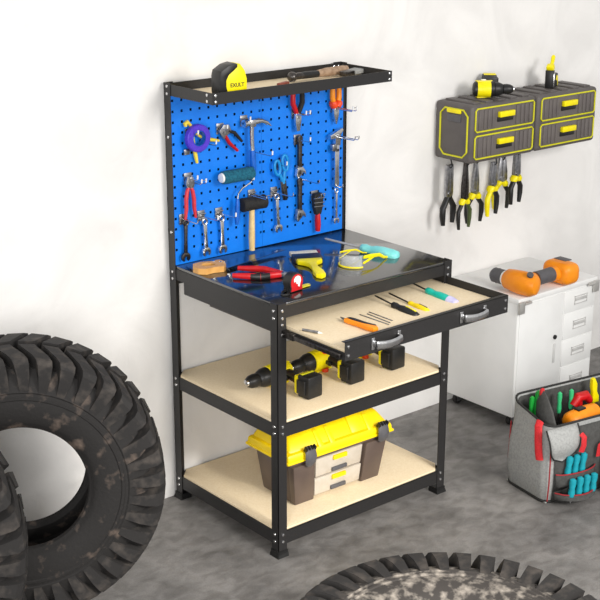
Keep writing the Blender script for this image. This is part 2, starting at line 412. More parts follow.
def pliers(name, label, cat, loc, Lh, Lj, spread, hm, js, group=None, rot=(0, 0, 0), jw=.012, tip=.003, hr=.0068, bow=1.15, collar=None, th=.006):
    r = thing(name, label, cat, loc, rot, group)
    for s in (-1, 1):
        poly = [(0, -.016), (s*jw*.8, -.012), (s*jw, 0), (s*jw*.95, Lj*.35), (s*tip, Lj), (s*.0004, Lj)]
        if s < 0: poly = poly[::-1]
        MB().prism(poly, -th+.001*s, th+.001*s, FACE, .0012).out('jaw', js, r)
        pts = [(s*.005, 0, -.012), (s*.011, 0, -.026), (s*spread*bow, 0, -Lh*.45), (s*spread*bow, 0, -Lh*.7), (s*spread, 0, -Lh)]
        h = MB().tube(pts, [hr*.9, hr*1.05, hr*1.1, hr*1.05, hr*.75], 12, flat=(1, .8), up=(0, 1, 0)); o = h.out('handle', hm[0 if s < 0 else 1], r)
        if collar:
            MB().tube([(s*.006, 0, -.010), (s*.012, 0, -.021), (s*.0145, 0, -.030)], [hr*1.55, hr*1.75, hr*1.35], 12, flat=(1, .8), up=(0, 1, 0)).out('guard_collar', collar, o)
    MB().tube([(0, th+.002, 0), (0, -th-.0025, 0)], jw*.55, 14, up=(1, 0, 0)).out('pivot', js, r)
    return r
def screwdriver(label, loc, rot, Ls, Lh, R, hm, sm, group=None, endm=None, gripm=None, r=.0028):
    o = thing('screwdriver', label, 'screwdriver', loc, rot, group)
    M = Rm(0, PI/2, 0)                                    # lathe Z -> local +X
    MB().lathe([(.0006, 0), (r*.9, .004), (r, .012), (r, Ls+.02), (.0006, Ls+.02)], M, 14).out('shank', sm, o)
    h = MB(); b = bmesh.new(); n = 24
    prof = [(.42, 0), (.62, .03), (.72, .14), (.62, .24), (.66, .30), (.9, .42), (1, .6), (.98, .85), (.8, .97), (.3, 1)]
    rings = []
    for k, t in prof:
        ring = []
        for j in range(n):
            a = 2*PI*j/n; f = 1-.09*(.5+.5*math.cos(6*a))*(1 if .35 < t < .97 else 0)
            ring.append(b.verts.new((Ls+t*Lh, R*k*f*math.cos(a), R*k*f*math.sin(a))))
        rings.append(ring)
    for A, B in zip(rings, rings[1:]):
        for j in range(n): b.faces.new((A[j], A[(j+1) % n], B[(j+1) % n], B[j]))
    b.faces.new(rings[0]); b.faces.new(rings[-1]); h._add(b); g = h.out('handle', hm, o, smooth=60)
    if endm: MB().lathe([(.3*R, Ls+Lh*1.005), (.86*R, Ls+Lh*.98), (1.015*R, Ls+Lh*.86), (1.02*R, Ls+Lh*.74)][::-1], M, 24).out('end_cap', endm, g)
    if gripm:
        for a in (PI*.45, PI*1.1, PI*1.8):
            MB().box((Ls+Lh*.70, R*.86*math.cos(a), R*.86*math.sin(a)), (Lh*.40, R*.42, R*.42), R*.15, (a, 0, 0)).out('grip_inlay', gripm, g)
    return o
def drill(label, loc, rot, mm, group=None, s=1.0, fat=1.0):
    """pistol drill, barrel along local x (chuck at -x), handle towards -z"""
    r = thing('cordless_drill', label, 'drill', loc, rot, group)
    r.scale = (s, s, s)
    M = Rm(0, -PI/2, 0)                                   # lathe height -> -x
    f = fat
    MB().lathe([(.004, -.002), (.026*f, 0), (.035*f, .008), (.038*f, .03), (.038*f, .085), (.036*f, .10), (.030*f, .104)], M, 28).out('motor_housing', mm['body'], r)
    MB().lathe([(.030*f, .100), (.0345*f, .104), (.033*f, .122), (.026*f, .140), (.022, .144)], M, 28).out('gear_case', mm['gear'], r)
    c = MB().lathe([(.018, .142), (.0235, .146), (.0245, .160), (.0225, .178), (.015, .192), (.009, .194)], M, 24)
    c = c.out('chuck', mm['chuck'], r)
    MB().lathe([(.013, .192), (.0115, .199), (.004, .201)], M, 14).out('chuck_tip', CHROME, c)
    g = MB().tube([(-.036, 0, -.022), (-.030, 0, -.05), (-.037, 0, -.085), (-.044, 0, -.118)], [.024*f, .0215*f, .0205*f, .026*f], 16, flat=(1, .82), up=(1, 0, 0)).out('grip', mm['grip'], r)
    MB().box((-.060, 0, -.050), (.014, .016, .030), .005, (0, .25, 0)).out('trigger', mm['trig'], g)
    bt = MB().box((-.048, 0, -.124), (.066*f, .066*f, .020), .006)
    bt.out('battery_shoe', mm['body'], r)
    b = MB().box((-.048, 0, -.160), (.068*f, .080*f, .056), .007).box((-.048-.037*f, 0, -.155), (.010, .05*f, .040), .003); b = b.out('battery', mm['bat'], r)
    for sy in (-1, 1):
        MB().box((-.048, sy*.0405*f, -.146), (.055*f, .003, .010), .001).out('battery_stripe', mm['acc'], b)
        p = MB().prism([(-.012, -.018), (-.095, -.020), (-.088, .004), (-.060, .012), (-.020, .022)], 0, .004, Matrix.Translation((0, sy*(.0355*f), 0)) @ (FACE if sy < 0 else Rm(-PI/2, 0, 0) @ Matrix.Scale(-1, 4, (0, 1, 0))), .0012)
        p.out('side_panel', mm['panel'], r)
        MB().tube([(-.052, sy*.0300*f, -.022), (-.052, sy*.0425*f, -.024)], .0125, 14, up=(1, 0, 0)).out('direction_button', mm['btn'], r)
    return r

# ------------------------------------------------------------------ tools on the pegboard
TY = PY-.014
def at(x, z, dy=0): return (x, TY+dy, z)
hook(.070, 1.305, .055, 'chrome hook holding the purple tape roll', plate=True)
t = thing('tape_roll', 'purple tape roll hanging at the upper left of the blue pegboard', 'tape', at(.088, 1.292, -.012))
for nm, R0, R1, m in (('tape', .026, .046, PURP), ('core', .0235, .026, BLUED)):
    MB().lathe([(R0, -.011), (R1-.003, -.011), (R1, -.008), (R1, .008), (R1-.003, .011), (R0, .011)], FACE, 40, True).out(nm, m, t)
t = thing('snips', 'yellow handled snips tucked through the purple tape roll', 'snips', at(.080, 1.285, .003))
MB().tube([(-.028, 0, .048), (-.030, 0, .056), (-.022, 0, .062), (-.008, 0, .048), (.012, 0, .02)], [.007, .0095, .0095, .007, .005], 12, flat=(1, .7), up=(0, 1, 0)).out('blade_tip', YELP, t)
for pts in ([(.01, 0, .02), (.045, 0, -.002), (.075, 0, -.009), (.104, 0, -.016)], [(-.002, 0, .02), (.004, 0, -.03), (.009, 0, -.055), (.014, 0, -.079)]):
    MB().tube(pts, [.006, .0075, .0085, .006], 12, flat=(1, .75), up=(0, 1, 0)).out('handle', YELP, t)
MB().box((-.024, .004, -.038), (.022, .006, .02), .002).out('hang_clip', STEEL, t)
hook(.145, 1.262, .05, 'short chrome hook between the purple tape and the red wire strippers', plate=False)
hook(.196, 1.307, .045, 'chrome hook behind the red wire strippers')
t = thing('wire_stripper', 'wire strippers with one red and one dark handle, right of purple tape', 'wire strippers', at(.208, 1.296), (0, -.75, 0))
MB().prism([(-.022, -.012), (.018, -.016), (.026, .006), (.012, .024), (-.016, .022)], -.006, .006, FACE, .0015).tube([(-.006, -.008, .004), (-.006, -.010, .004)], .006, 12, up=(1, 0, 0)).out('head', STEEL, t)
MB().tube([(-.008, 0, -.008), (-.014, 0, -.04), (-.010, 0, -.086)], [.0075, .0085, .0065], 12, flat=(1, .75), up=(0, 1, 0)).out('handle', RED, t)
o = MB().tube([(.010, 0, -.006), (.024, 0, -.032), (.024, 0, -.078)], [.007, .008, .006], 12, flat=(1, .75), up=(0, 1, 0)).out('handle', DRUB, t); o['label'] = 'dark handle'
# claw hammer
hook(.296, 1.322, .04, 'chrome hook carrying the claw hammer')
hook(.322, 1.215, .125, 'long thin chrome hook beside the claw hammer handle', plate=False)
t = thing('claw_hammer', 'steel claw hammer with blue grip hanging left of pegboard seam', 'hammer', at(.312, 1.312, -.012))
mb = MB().tube([(-.034, 0, .004), (-.028, 0, .004), (-.026, 0, .004), (-.010, 0, .004)], [.014, .014, .010, .011], 16)
mb.box((.0, 0, .003), (.026, .022, .026), .004)
for s in (-1, 1): mb.tube([(.010, s*.005, .006), (.035, s*.008, .008), (.058, s*.010, .000), (.076, s*.011, -.014)], [.011, .0085, .006, .002], 10, flat=(.9, .6), up=(0, 0, 1))
mb.out('head', CHROME, t)
MB().tube([(0, 0, .0), (0, 0, -.05), (.002, 0, -.095)], [.0085, .0075, .008], 14, up=(0, 1, 0)).out('shaft', CHROME, t)
MB().tube([(.002, 0, -.09), (.003, 0, -.11), (.005, 0, -.15), (.006, 0, -.178)], [.0095, .011, .0115, .009], 14, flat=(1, .9), up=(0, 1, 0)).out('grip', BLUED, t)
# paint roller
hook(.300, 1.120, .05, 'chrome hook under the teal paint roller', plate=False)
t = thing('paint_roller', 'teal paint roller with bent wire frame on the blue pegboard', 'paint roller', at(.243, 1.147, -.022))
M = Rm(0, PI/2, 0)
MB().lathe([(.016, -.066), (.0215, -.063), (.0225, -.045), (.022, 0), (.0225, .045), (.0215, .060), (.016, .063)], M, 32).out('roller_sleeve', TEAL, t)
MB().lathe([(.004, -.0725), (.015, -.0715), (.0168, -.067), (.0168, -.05)], M, 24).out('end_cap', WPLAS, t)
MB().tube([(.05, 0, 0), (.070, 0, 0), (.073, 0, -.006), (.058, .004, -.034), (.022, .006, -.050), (.006, .006, -.066), (.002, .006, -.09)], .003, 8).out('wire_frame', STEEL, t)
MB().tube([(.002, .006, -.082), (.002, .006, -.10), (-.001, .006, -.15), (-.003, .006, -.172)], [.006, .008, .009, .006], 12, up=(0, 1, 0)).out('handle', BLUED, t)
# red pliers
hook(.060, 1.158, .06, 'chrome hook behind the red handled pliers')
hook(.092, 1.140, .05, 'chrome hook with white tips, right of the red handled pliers', plate=False, double=True)
pliers('pliers', 'pliers with two salmon red handles hanging open near the left post', 'pliers', at(.057, 1.142, -.004), .118, .024, .021, (PINK, PINK), STEEL, jw=.016, tip=.010, bow=.75, hr=.0075)
# bottom row of wrenches
for x, z, lab in ((.036, 1.022, 'left'), (.110, 1.022, 'middle'), (.184, 1.020, 'right')):
    hook(x, z, .09 if lab == 'left' else .10, {'left': 'chrome hook of the dark wrench near the left post', 'middle': 'chrome hook of the middle wrench in the row above the saw', 'right': 'chrome hook of the right wrench in the row above the saw'}[lab], cap=(lab != 'left'))
WG = 'wrenches hung in the bottom row'
wrench('combination_wrench', 'dark combination wrench hanging lowest at the left post', 'wrench', at(.040, 1.022), .135, DSTEEL, WG, .03)
wrench('combination_wrench', 'chrome combination wrench, middle of three above the saw handle', 'wrench', at(.116, 1.012), .122, CHROME, WG, -.04, w=.010)
wrench('combination_wrench', 'chrome combination wrench, right of three above the saw handle', 'wrench', at(.187, 1.012), .125, CHROME, WG, -.02, w=.010)
# mallet
hook(.325, 1.062, .10, 'chrome hook carrying the black rubber mallet', double=True, cap=False)
t = thing('rubber_mallet', 'black rubber mallet with pale wooden handle hanging at the seam', 'mallet', at(.312, 1.038, -.016))
MB().tube([(-.050, 0, 0), (-.047, 0, 0), (-.02, 0, 0), (.02, 0, 0), (.048, 0, 0), (.051, 0, 0)], [.021, .0245, .0235, .0235, .0245, .021], 24, up=(0, 1, 0)).out('head', DRUB, t)
MB().tube([(-.006, 0, .02), (-.007, 0, -.06), (-.008, 0, -.120), (-.008, 0, -.166)], [.0105, .0115, .0125, .011], 16, flat=(1, .85), up=(0, 1, 0)).out('handle', PALEW, t)
# upper right tools
hook(.520, 1.322, .075, 'chrome hook of the dark slip joint pliers under the tray', double=True)
pliers('slip_joint_pliers', 'dark handled pliers hung jaws down near the top middle', 'pliers', at(.520, 1.312, -.004), .105, .050, .016, (DRUB, RED), CHROME, rot=(0, PI, 0), jw=.014, tip=.008, bow=1.3, hr=.0098)
hook(.700, 1.322, .115, 'long chrome hook of the orange pliers reaching past the board', double=True)
pliers('combination_pliers', 'orange and black handled pliers hung jaws down at upper right', 'pliers', at(.696, 1.318, -.004), .095, .052, .013, (ORANGE, ORANGE), CHROME, rot=(0, PI, 0), jw=.013, tip=.003, bow=1.15, hr=.0105, collar=ORED)
# long silver pipe wrench and slim wrench
hook(.712, 1.218, .115, 'long chrome hook of the silver pipe wrench at the right edge', double=True, cap=False)
t = thing('pipe_wrench', 'long silver pipe wrench hanging at the right edge of pegboard', 'wrench', at(.700, 1.222, -.006))
MB().prism([(-.036, .006), (-.034, -.008), (-.012, -.006), (-.012, -.030), (.012, -.034), (.014, .004), (.026, .020), (.020, .028)], -.009, .009, FACE, .002).out('hook_jaw', CHROME, t)
MB().box((-.014, 0, -.040), (.022, .016, .024), .003).out('lower_jaw', STEEL, t)
MB().tube([(-.004, 0, -.046), (-.004, 0, -.054)], .0125, 16, up=(0, 1, 0)).out('adjusting_nut', DSTEEL, t)
MB().prism([(-.011, -.03), (.011, -.03), (.009, -.12), (.011, -.175), (.006, -.186), (-.006, -.186), (-.011, -.175), (-.009, -.12)], -.005, .005, FACE, .002).out('shank', CHROME, t)
hook(.705, 1.036, .05, 'chrome hook of the slim silver wrench at the right edge', plate=False, cap=False)
wrench('slim_wrench', 'slim silver wrench hanging below the long silver pipe wrench', 'wrench', at(.705, 1.030), .128, CHROME, None, .0, w=.0065, head=.013)
# dark adjustable wrenches
def adj(label, loc, L):
    t = thing('adjustable_wrench', label, 'wrench', loc, (0, 0, 0), 'dark adjustable wrenches')
    MB().prism([(-.011, 0), (-.006, .008), (.006, .008), (.011, 0), (.008, -.03), (.008, -L+.03), (.010, -L+.02), (-.010, -L+.02), (-.008, -L+.03), (-.008, -.03)], -.005, .005, FACE, .0015).out('shank', DSTEEL, t)
    MB().prism([(.010, -L+.024), (.022, -L+.008), (.024, -L-.006), (.013, -L+.004), (.002, -L-.006), (-.012, -L-.018), (-.019, -L-.006), (-.013, -L+.022)], -.007, .007, FACE, .0015).out('fixed_jaw', CHROME if 'upper' in label else STEEL, t)
    MB().box((-.006, -.002, -L+.006), (.012, .016, .016), .002).out('sliding_jaw', DSTEEL, t)
    MB().tube([(-.014, 0, -L+.024), (.002, 0, -L+.020)], .0065, 12).out('thumb_screw', STEEL, t)
hook(.530, 1.228, .075, 'chrome hook of the upper dark adjustable wrench')
adj('dark adjustable wrench hanging upper of two right of the seam', at(.533, 1.236), .128)
hook(.533, 1.088, .12, 'chrome hook of the lower dark adjustable wrench', plate=False, cap=False)
adj('dark adjustable wrench hanging lower of two, beside the brush', at(.533, 1.084), .132)
# scissors
hook(.445, 1.150, .05, 'chrome hook holding the blue handled scissors', double=False)
t = thing('scissors', 'blue handled scissors with grey blades hanging right of seam', 'scissors', at(.450, 1.115, -.006), (0, -.13, 0))
for cx, cz, rx, rz in ((-.019, .032, .012, .026), (.017, .040, .012, .028)):
    MB().tube([(cx+rx*math.cos(a), 0, cz+rz*math.sin(a)) for a in [2*PI*i/24 for i in range(24)]], .0056, 10, True, up=(0, 1, 0)).tube([(cx*.6, 0, cz-rz), (cx*.25, 0, -.015), (-cx*.12, 0, -.03)], [.006, .007, .006], 10, up=(0, 1, 0)).out('handle', BLUEH, t)
for s in (-1, 1):
    MB().prism([(-.009+s*.001, -.022), (.009+s*.001, -.022), (.010+s*.001, -.075), (.004+s*.003, -.094), (-.006+s*.002, -.090)][::1], -.002+s*.002, .002+s*.002, FACE, .0006).out('blade', DSTEEL, t)
# small chrome wrench and ratchet
hook(.424, 1.056, .11, 'chrome hook of the small chrome wrench right of the mallet', cap=False)
wrench('combination_wrench', 'chrome combination wrench hanging right of the mallet', 'wrench', at(.427, 1.050), .132, CHROME, WG, -.06, w=.009, head=.0165)
hook(.610, 1.015, .05, 'chrome hook behind the red handled wire brush', double=True, cap=False)
t = thing('wire_brush', 'dark headed brush with red handle hanging at lower right', 'brush', at(.612, 1.000, -.006))
MB().prism([(-.022, .016), (-.015, .026), (.015, .026), (.022, .014), (.019, -.024), (.010, -.052), (-.010, -.052), (-.019, -.024)], -.011, .009, FACE, .003).out('head', DRUB, t)
for z in (.010, -.006, -.02): MB().tube([(-.023, -.008, z), (.024, -.008, z-.003)], .0022, 8).out('wire_band', STEEL, t)
MB().tube([(0, 0, -.046), (0, 0, -.062), (.001, 0, -.09), (.001, 0, -.114)], [.009, .0115, .0125, .010], 14, flat=(1, .8), up=(0, 1, 0)).out('handle', RED, t)

# ------------------------------------------------------------------ top tray contents
TZ = 1.4437
t = thing('tape_measure', 'large yellow and black tape measure standing on the top tray', 'tape measure', (.098, -.225, TZ), (0, 0, -.10))
prof = [(-.050, .012), (-.050, .070), (-.046, .088), (-.020, .104), (.010, .110), (.026, .108), (.043, .086), (.050, .060), (.050, .012)]
MB().prism(prof, -.026, .026, FACE, .006).out('case', YEL, t)
MB().prism([(-.0515, .020), (-.0515, .072), (-.047, .090), (-.020, .1060), (.006, .1115), (.014, .108), (.014, .099), (.000, .088), (-.018, .076), (-.027, .060), (-.027, .040), (-.022, .022)], -.0285, .0285, FACE, .004).out('rubber_cover', BPLAS, t)
MB().box((.001, 0, .0125), (.104, .054, .020), .004).out('base', BPLAS, t)
MB().prism([(-.052, .001), (.0, .001), (.03, .006), (-.052, .016)], .027, .031, FACE, .0006).out('foot_trim', YEL, t)
text_mesh('EXULT', .017, BPLAS, t, Matrix.Translation((.012, -.0262, .043)) @ FACE)
t = thing('ball_hammer', 'hammer with wooden handle lying along the back of the top tray', 'hammer', (.455, -.10, TZ+.018), (0, 0, .06))
MB().ball((.0, 0, 0), .0175).tube([(.0, 0, 0), (.03, .0, 0), (.05, 0, 0)], [.010, .012, .011], 14).out('head', DSTEEL, t)
MB().tube([(.03, 0, 0), (.06, 0, 0), (.12, 0, -.002)], [.011, .013, .012], 14, flat=(1, .9)).out('neck_sleeve', BPLAS, t)
MB().tube([(.12, 0, -.001), (.16, 0, 0), (.24, 0, 0), (.262, 0, 0)], [.0125, .0155, .016, .013], 16, flat=(1, .85)).out('handle', HAMW, t)
t = thing('brush', 'grey bristled brush at the right end of the top tray', 'brush', (.70, -.120, TZ+.008), (0, 0, .3))
MB().box((-.02, 0, .004), (.05, .034, .018), .004).out('ferrule', DSTEEL, t)
MB().prism([(0, -.018), (.055, -.024), (.06, .022), (0, .018)], -.006, .010, T(.005, 0, .003), .003).out('bristles', FELT, t)
t = thing('pocket_knife', 'red brown folding knife lying in the middle of the tray', 'knife', (.375, -.150, TZ+.006), (0, 0, .35))
MB().box((0, 0, .002), (.058, .018, .012), .004).out('handle', mat('red brown wood', '#8c3d28', .5, col2='#7a3422', scale=60), t)
MB().prism([(.028, -.007), (.07, -.004), (.082, .006), (.028, .007)], -.001, .0015, T(0, 0, .002)).out('blade', CHROME, t)
tag(MB().box((0, 0, .001), (.115, .060, .002), .0006).out('sandpaper_sheet', mat('off white paper', '#ded5c8', .8, col2='#d2c8ba', scale=80), None, loc=(.255, -.160, TZ+.0002), rot=(0, 0, .1)), 'off white sheet lying behind the yellow tape measure on tray', 'sheet')

# ------------------------------------------------------------------ on the worktop
DZ = .866
# hand saw: wooden handle + blade
t = thing('hand_saw', 'hand saw with tan wooden handle lying at the back left of worktop', 'saw', (.060, -.150, DZ), (0, 0, 0))
def rotpoly(P, a, dx, dy): return [(p[0]*math.cos(a)-p[1]*math.sin(a)+dx, p[0]*math.sin(a)+p[1]*math.cos(a)+dy) for p in P]
hp = [(-.052, -.030), (-.060, .0), (-.048, .030), (-.02, .040), (.02, .034), (.050, .040), (.058, .018), (.050, -.018), (.034, -.040), (0, -.036), (-.03, -.046)]
hole = [(-.026, -.014), (-.030, .006), (-.018, .018), (.012, .014), (.018, -.008), (.006, -.016)]
a0 = .02
outer = rotpoly(hp, -.25, .0, 0); inner = rotpoly(hole, -.25, 0, 0)
b = bmesh.new()
def ringface(zz):
    vo = [b.verts.new((p[0], p[1], zz)) for p in outer]; vi = [b.verts.new((p[0], p[1], zz)) for p in inner]
    eo = [b.edges.new((vo[i], vo[(i+1) % len(vo)])) for i in range(len(vo))]; ei = [b.edges.new((vi[i], vi[(i+1) % len(vi)])) for i in range(len(vi))]
    bmesh.ops.triangle_fill(b, edges=eo+ei, use_beauty=True); return vo, vi
A = ringface(.001); B = ringface(.021)
for q, e in zip(A, B):
    for i in range(len(q)): b.faces.new((q[i], q[(i+1) % len(q)], e[(i+1) % len(e)], e[i]))
mb = MB(); mb._add(b); mb.out('handle', TANW, t)
MB().prism([(.040, -.044), (.330, .006), (.326, .026), (.040, .032)], .0095, .0110).out('blade', mat('saw blade steel', '#8a8c90', .18, 1, col2='#7c7e82', scale=40), t)
for p in ((.044, .0), (.030, .022)): MB().tube([(p[0], p[1], .020), (p[0], p[1], .0225)], .005, 12, up=(1, 0, 0)).out('rivet', CHROME, t)
# red bolt cutters / pliers
t = pliers('water_pump_pliers', 'red handled pliers lying on the worktop left of red tape', 'pliers', (.200, -.372, DZ+.012), .165, .04, .042, (RED, RED), STEEL, rot=(-PI/2, 0, 0), jw=.014, tip=.006, bow=1.0, hr=.0105)
t.rotation_euler = Euler((PI/2, 0, .72)); 
MB().tube([(-.030, .000, -.045), (-.042, .000, -.075), (-.042, .000, -.105)], [.0112, .0116, .0110], 12, flat=(1, .82), up=(0, 1, 0)).out('grip_band', BPLAS, t)
# red tape measure
t = thing('tape_measure', 'small red and black tape measure with pulled yellow blade on worktop', 'tape measure', (.130, -.497, DZ), (0, 0, .10))
prof = circ(0, .032, .030, 210, -30, 18)+[(.028, .002), (-.028, .002)]
MB().prism(prof, -.017, .017, FACE, .004).out('case', BPLAS, t)
MB().prism([(x*.88, (z-.032)*.9+.032) for x, z in prof], .016, .0195, FACE, .002).out('front_cover', RED, t)
MB().prism([(-.014, .034), (-.006, .036), (-.004, .028), (.004, .026), (.002, .020), (.010, .016), (.012, .026), (.016, .036), (.014, .048), (.004, .054), (-.008, .052), (-.015, .044)], .0195, .0202, FACE).out('emblem', WPLAS, t)
MB().prism([(.026, .004), (.070, .004), (.070, .006), (.026, .006)], -.010, .010, FACE).out('blade', TAPEY, t)
MB().box((.071, 0, .004), (.0015, .014, .010)).out('end_hook', CHROME, t)
MB().tube([(-.024, .006, .008), (-.045, .002, .005), (-.058, -.008, .004), (-.062, -.020, .004), (-.052, -.026, .004), (-.038, -.020, .004), (-.028, -.006, .006)], .0038, 8, flat=(1, 1)).out('wrist_strap', BPLAS, t)
# flat paint brush
t = thing('paint_brush', 'wide paint brush with yellow handle and white bristles on worktop', 'paint brush', (.361, -.304, DZ+.010), (0, 0, -.477))
MB().prism([(-.046, .06), (.046, .06), (.048, .105), (.02, .108), (-.02, .104), (-.047, .107)], -.007, .008, None, .002).out('bristles', BRIST, t)
MB().box((0, .036, 0), (.098, .060, .020), .003).out('ferrule', BPLAS, t)
hpoly = [(-.044, .012), (.044, .012), (.042, -.010), (.024, -.026), (.013, -.048), (.011, -.085), (.018, -.130), (.016, -.168), (.0, -.182), (-.016, -.168), (-.018, -.130), (-.011, -.085), (-.013, -.048), (-.024, -.026), (-.042, -.010)]
MB().prism(hpoly, -.0085, .0085, None, .004).out('handle', YEL, t)
# safety glasses
t = thing('safety_glasses', 'clear safety glasses with yellow temples lying on the worktop', 'safety glasses', (.462, -.408, DZ), (0, 0, -1.36)); t.scale = (.74, 1.15, .95)
lens = MB(); rows = []
for k in range(7):
    zz = .004+.044*k/6; rows.append([(.068*math.sin(u), -.034+.034*(1-math.cos(u))*1.2-.004*math.sin(PI*k/6), zz-(.010 if abs(u) < .14 and k < 3 else 0)*0) for u in [-1.25+2.5*i/20 for i in range(21)]])
lens.grid(rows); 
g = lens.out('lens', CLEAR, t)
sm = g.modifiers.new('thick', 'SOLIDIFY'); sm.thickness = .002
MB().tube([(.068*math.sin(u), -.036+.034*(1-math.cos(u))*1.2, .004) for u in [-1.3+2.6*i/20 for i in range(21)]], .0028, 8).out('lower_rim', YEL, t)
for s in (-1, 1):
    MB().tube([(s*.066, -.004, .040), (s*.068, .03, .036), (s*.066, .075, .028), (s*.060, .105, .010), (s*.058, .125, .004)], [r_*(1 if s > 0 else .5) for r_ in (.0055, .0075, .0065, .005, .004)], 10, flat=(1, .45), up=(0, 0, 1)).tube([(s*.066, -.006, .018), (s*.068, .02, .024), (s*.067, .05, .030)], [r_*(1 if s > 0 else .5) for r_ in (.004, .005, .004)], 8, flat=(1, .5)).out('temple', YEL, t)
screwdriver('large pale aqua screwdriver lying at the back right of worktop', (.556, -.155, DZ+.0235), (0, .070, -1.275), .150, .150, .0235, AQUA, SILV, r=.0042, gripm=None)

# ------------------------------------------------------------------ in the drawer
RZ = .790
t = thing('utility_knife', 'orange and black utility knife lying in the drawer front', 'knife', (0.207, -0.712, RZ), (0, 0, -1.50))
MB().prism([(-.045, -.010), (-.045, .010), (-.02, .013), (.03, .012), (.070, .016), (.084, .008), (.082, -.012), (.06, -.016), (.02, -.012), (-.02, -.012)], .001, .016, None, .004).out('body', ORANGE, t)
MB().prism([(-.040, -.002), (-.038, .0105), (-.02, .0135), (.03, .0125), (.066, .0165), (.074, .010), (.03, -.002), (-.02, -.004)], .003, .0175, None, .002).out('grip_pad', BPLAS, t)
MB().prism([(-.045, -.008), (-.072, .002), (-.078, .008), (-.045, .008)], .007, .0085).out('blade', STEEL, t)
for i, (x0, y0, x1, y1, nm) in enumerate(((.352, -.608, .350, -.718, 'longest right one'), (.335, -.618, .331, -.728, 'middle one'), (.312, -.608, .316, -.738, 'leftmost one'))):
    tag(MB().tube([(0, 0, .0016), (x1-x0, y1-y0, .0016)], .0016, 8).out('drill_rod', STEEL, None, loc=(x0-.028, y0-.034, RZ)), 'thin steel rod in the drawer, %s of three beside the knife' % nm.replace('longest right one', 'the rightmost').replace('middle one', 'the middle').replace('leftmost one', 'the leftmost'), 'rod', 'thin steel rods in the drawer')
DG = 'screwdrivers in the drawer'
screwdriver('black screwdriver with yellow inlays in the middle of the drawer', (0.422, -0.562, RZ+.0165), (0, .11, -1.58), .085, .118, .0165, BPLAS, DSTEEL, DG, gripm=YEL)
screwdriver('small yellow screwdriver with black grip in the drawer', (0.484, -0.562, RZ+.0125), (0, .085, -1.60), .100, .092, .0125, YELW, DSTEEL, DG, gripm=BPLAS)
screwdriver('turquoise screwdriver with pale end cap in the drawer', (0.612, -0.532, RZ+.0175), (0, .11, -1.58), .080, .140, .0175, TEALH, DSTEEL, DG, endm=LILAC)
t = thing('marker_pen', 'small grey pen lying in the drawer beside the left slide', 'pen', (0.047, -0.644, RZ+.0045), (0, 0, -1.2))
MB().tube([(0, 0, 0), (.055, 0, 0)], .0045, 10).out('barrel', STEEL, t); MB().tube([(.055, 0, 0), (.060, 0, 0), (.068, 0, 0)], [.004, .003, .001], 10).out('tip', WPLAS, t)

# ------------------------------------------------------------------ drills on the middle shelf
KY = dict(body=YEL, gear=BPLAS, chuck=BPLAS, grip=BPLAS, trig=BPLAS, bat=BPLAS, acc=LIME, panel=YEL, btn=ORED)
d0 = drill('yellow and black cordless drill lying leftmost on the middle shelf', (.262, -.312, .474+.040), (-PI/2, 0, .06), KY, 'yellow drills on the middle shelf', .97)
dup(d0, (.462, -.304, .474+.040), (-PI/2, 0, .04), 'yellow and black cordless drill lying second on the middle shelf')
dup(d0, (.658, -.296, .474+.040), (-PI/2, 0, .05), 'cordless drill behind the drawer front with only its black battery showing')

# ------------------------------------------------------------------ toolbox on the bottom shelf
t = thing('toolbox', 'large yellow lidded toolbox with brown body on the bottom shelf', 'toolbox', (.345, -.385, .0965), (0, 0, -.02))
z0 = .0; X = .187; Y0, Y1 = -.078, .085
MB().taper(.002, .160, (-X, X, Y0, Y1), (-.208, .208, -.094, .100), .006).b2(-.216, .216, -.104, .108, .152, .168, .003).out('body', SMOKE, t)
for s in (-1, 1):
    MB().taper(.0, .150, (s*.187, s*.105, Y0-.016, Y0+.01), (s*.208, s*.115, -.112, -.08), .005).out('corner_pillar', SMOKE, t)
for k, (za, zb) in enumerate(((.010, .074), (.080, .148))):
    dy = -.006*k
    d = MB().taper(za, zb, (-.100, .100, Y0-.012+dy, Y0+.01), (-.104, .104, Y0-.018+dy, Y0+.01), .003).out('front_drawer', TRANSL, t)
    MB().box((.0, Y0-.019+dy, zb-.012), (.060, .014, .016), .003).out('drawer_latch', YELW, d)
    MB().box((.0, Y0-.0165+dy, za+.012), (.066, .008, .014), .002).out('finger_notch', DGREY, d)
lid = MB().taper(.168, .200, (-.234, .234, -.116, .118), (-.230, .230, -.112, .114), .010).b2(-.236, .236, -.118, .120, .166, .176, .004)
for gx in (-.085, -.035, .135): lid.taper(.196, .242, (gx-.012, gx+.012, -.112, .08), (gx-.009, gx+.009, -.070, .07), .004)
lid.taper(.198, .244, (-.222, .222, -.104, .108), (-.196, .196, -.062, .084), .012)
lid = lid.out('lid', YELW, t)
MB().taper(.238, .250, (-.110, .030, -.050, .052), (-.102, .022, -.044, .046), .004).out('organiser_cover', TRANSL, lid)
MB().box((-.19, .01, .210), (.05, .11, .014), .004, (0, -.45, 0)).out('end_panel', ORANGE, lid)
MB().taper(.202, .250, (.050, .120, -.108, .06), (.056, .114, -.066, .06), .008).out('lid_rib', YELW, lid)
MB().tube([(-.13, .02, .238), (-.13, .02, .256), (-.11, .02, .263), (.11, .02, .263), (.13, .02, .256), (.13, .02, .238)], .009, 12, flat=(1, 1)).out('carry_handle', YELW, t)
for x in (-.145, .178):
    l = MB().tube([(x, -.112, .212), (x, -.124, .202), (x, -.128, .180), (x, -.124, .158), (x, -.118, .146)], [.016, .019, .021, .019, .012], 12, flat=(.45, 1.15), up=(0, 1, 0)).out('latch', DGREY, t)
    for k in range(4): MB().box((x-.018+k*.012, -.121, .208), (.006, .016, .020), .0015, (.5, 0, 0)).out('latch_rib', BPLAS, l)

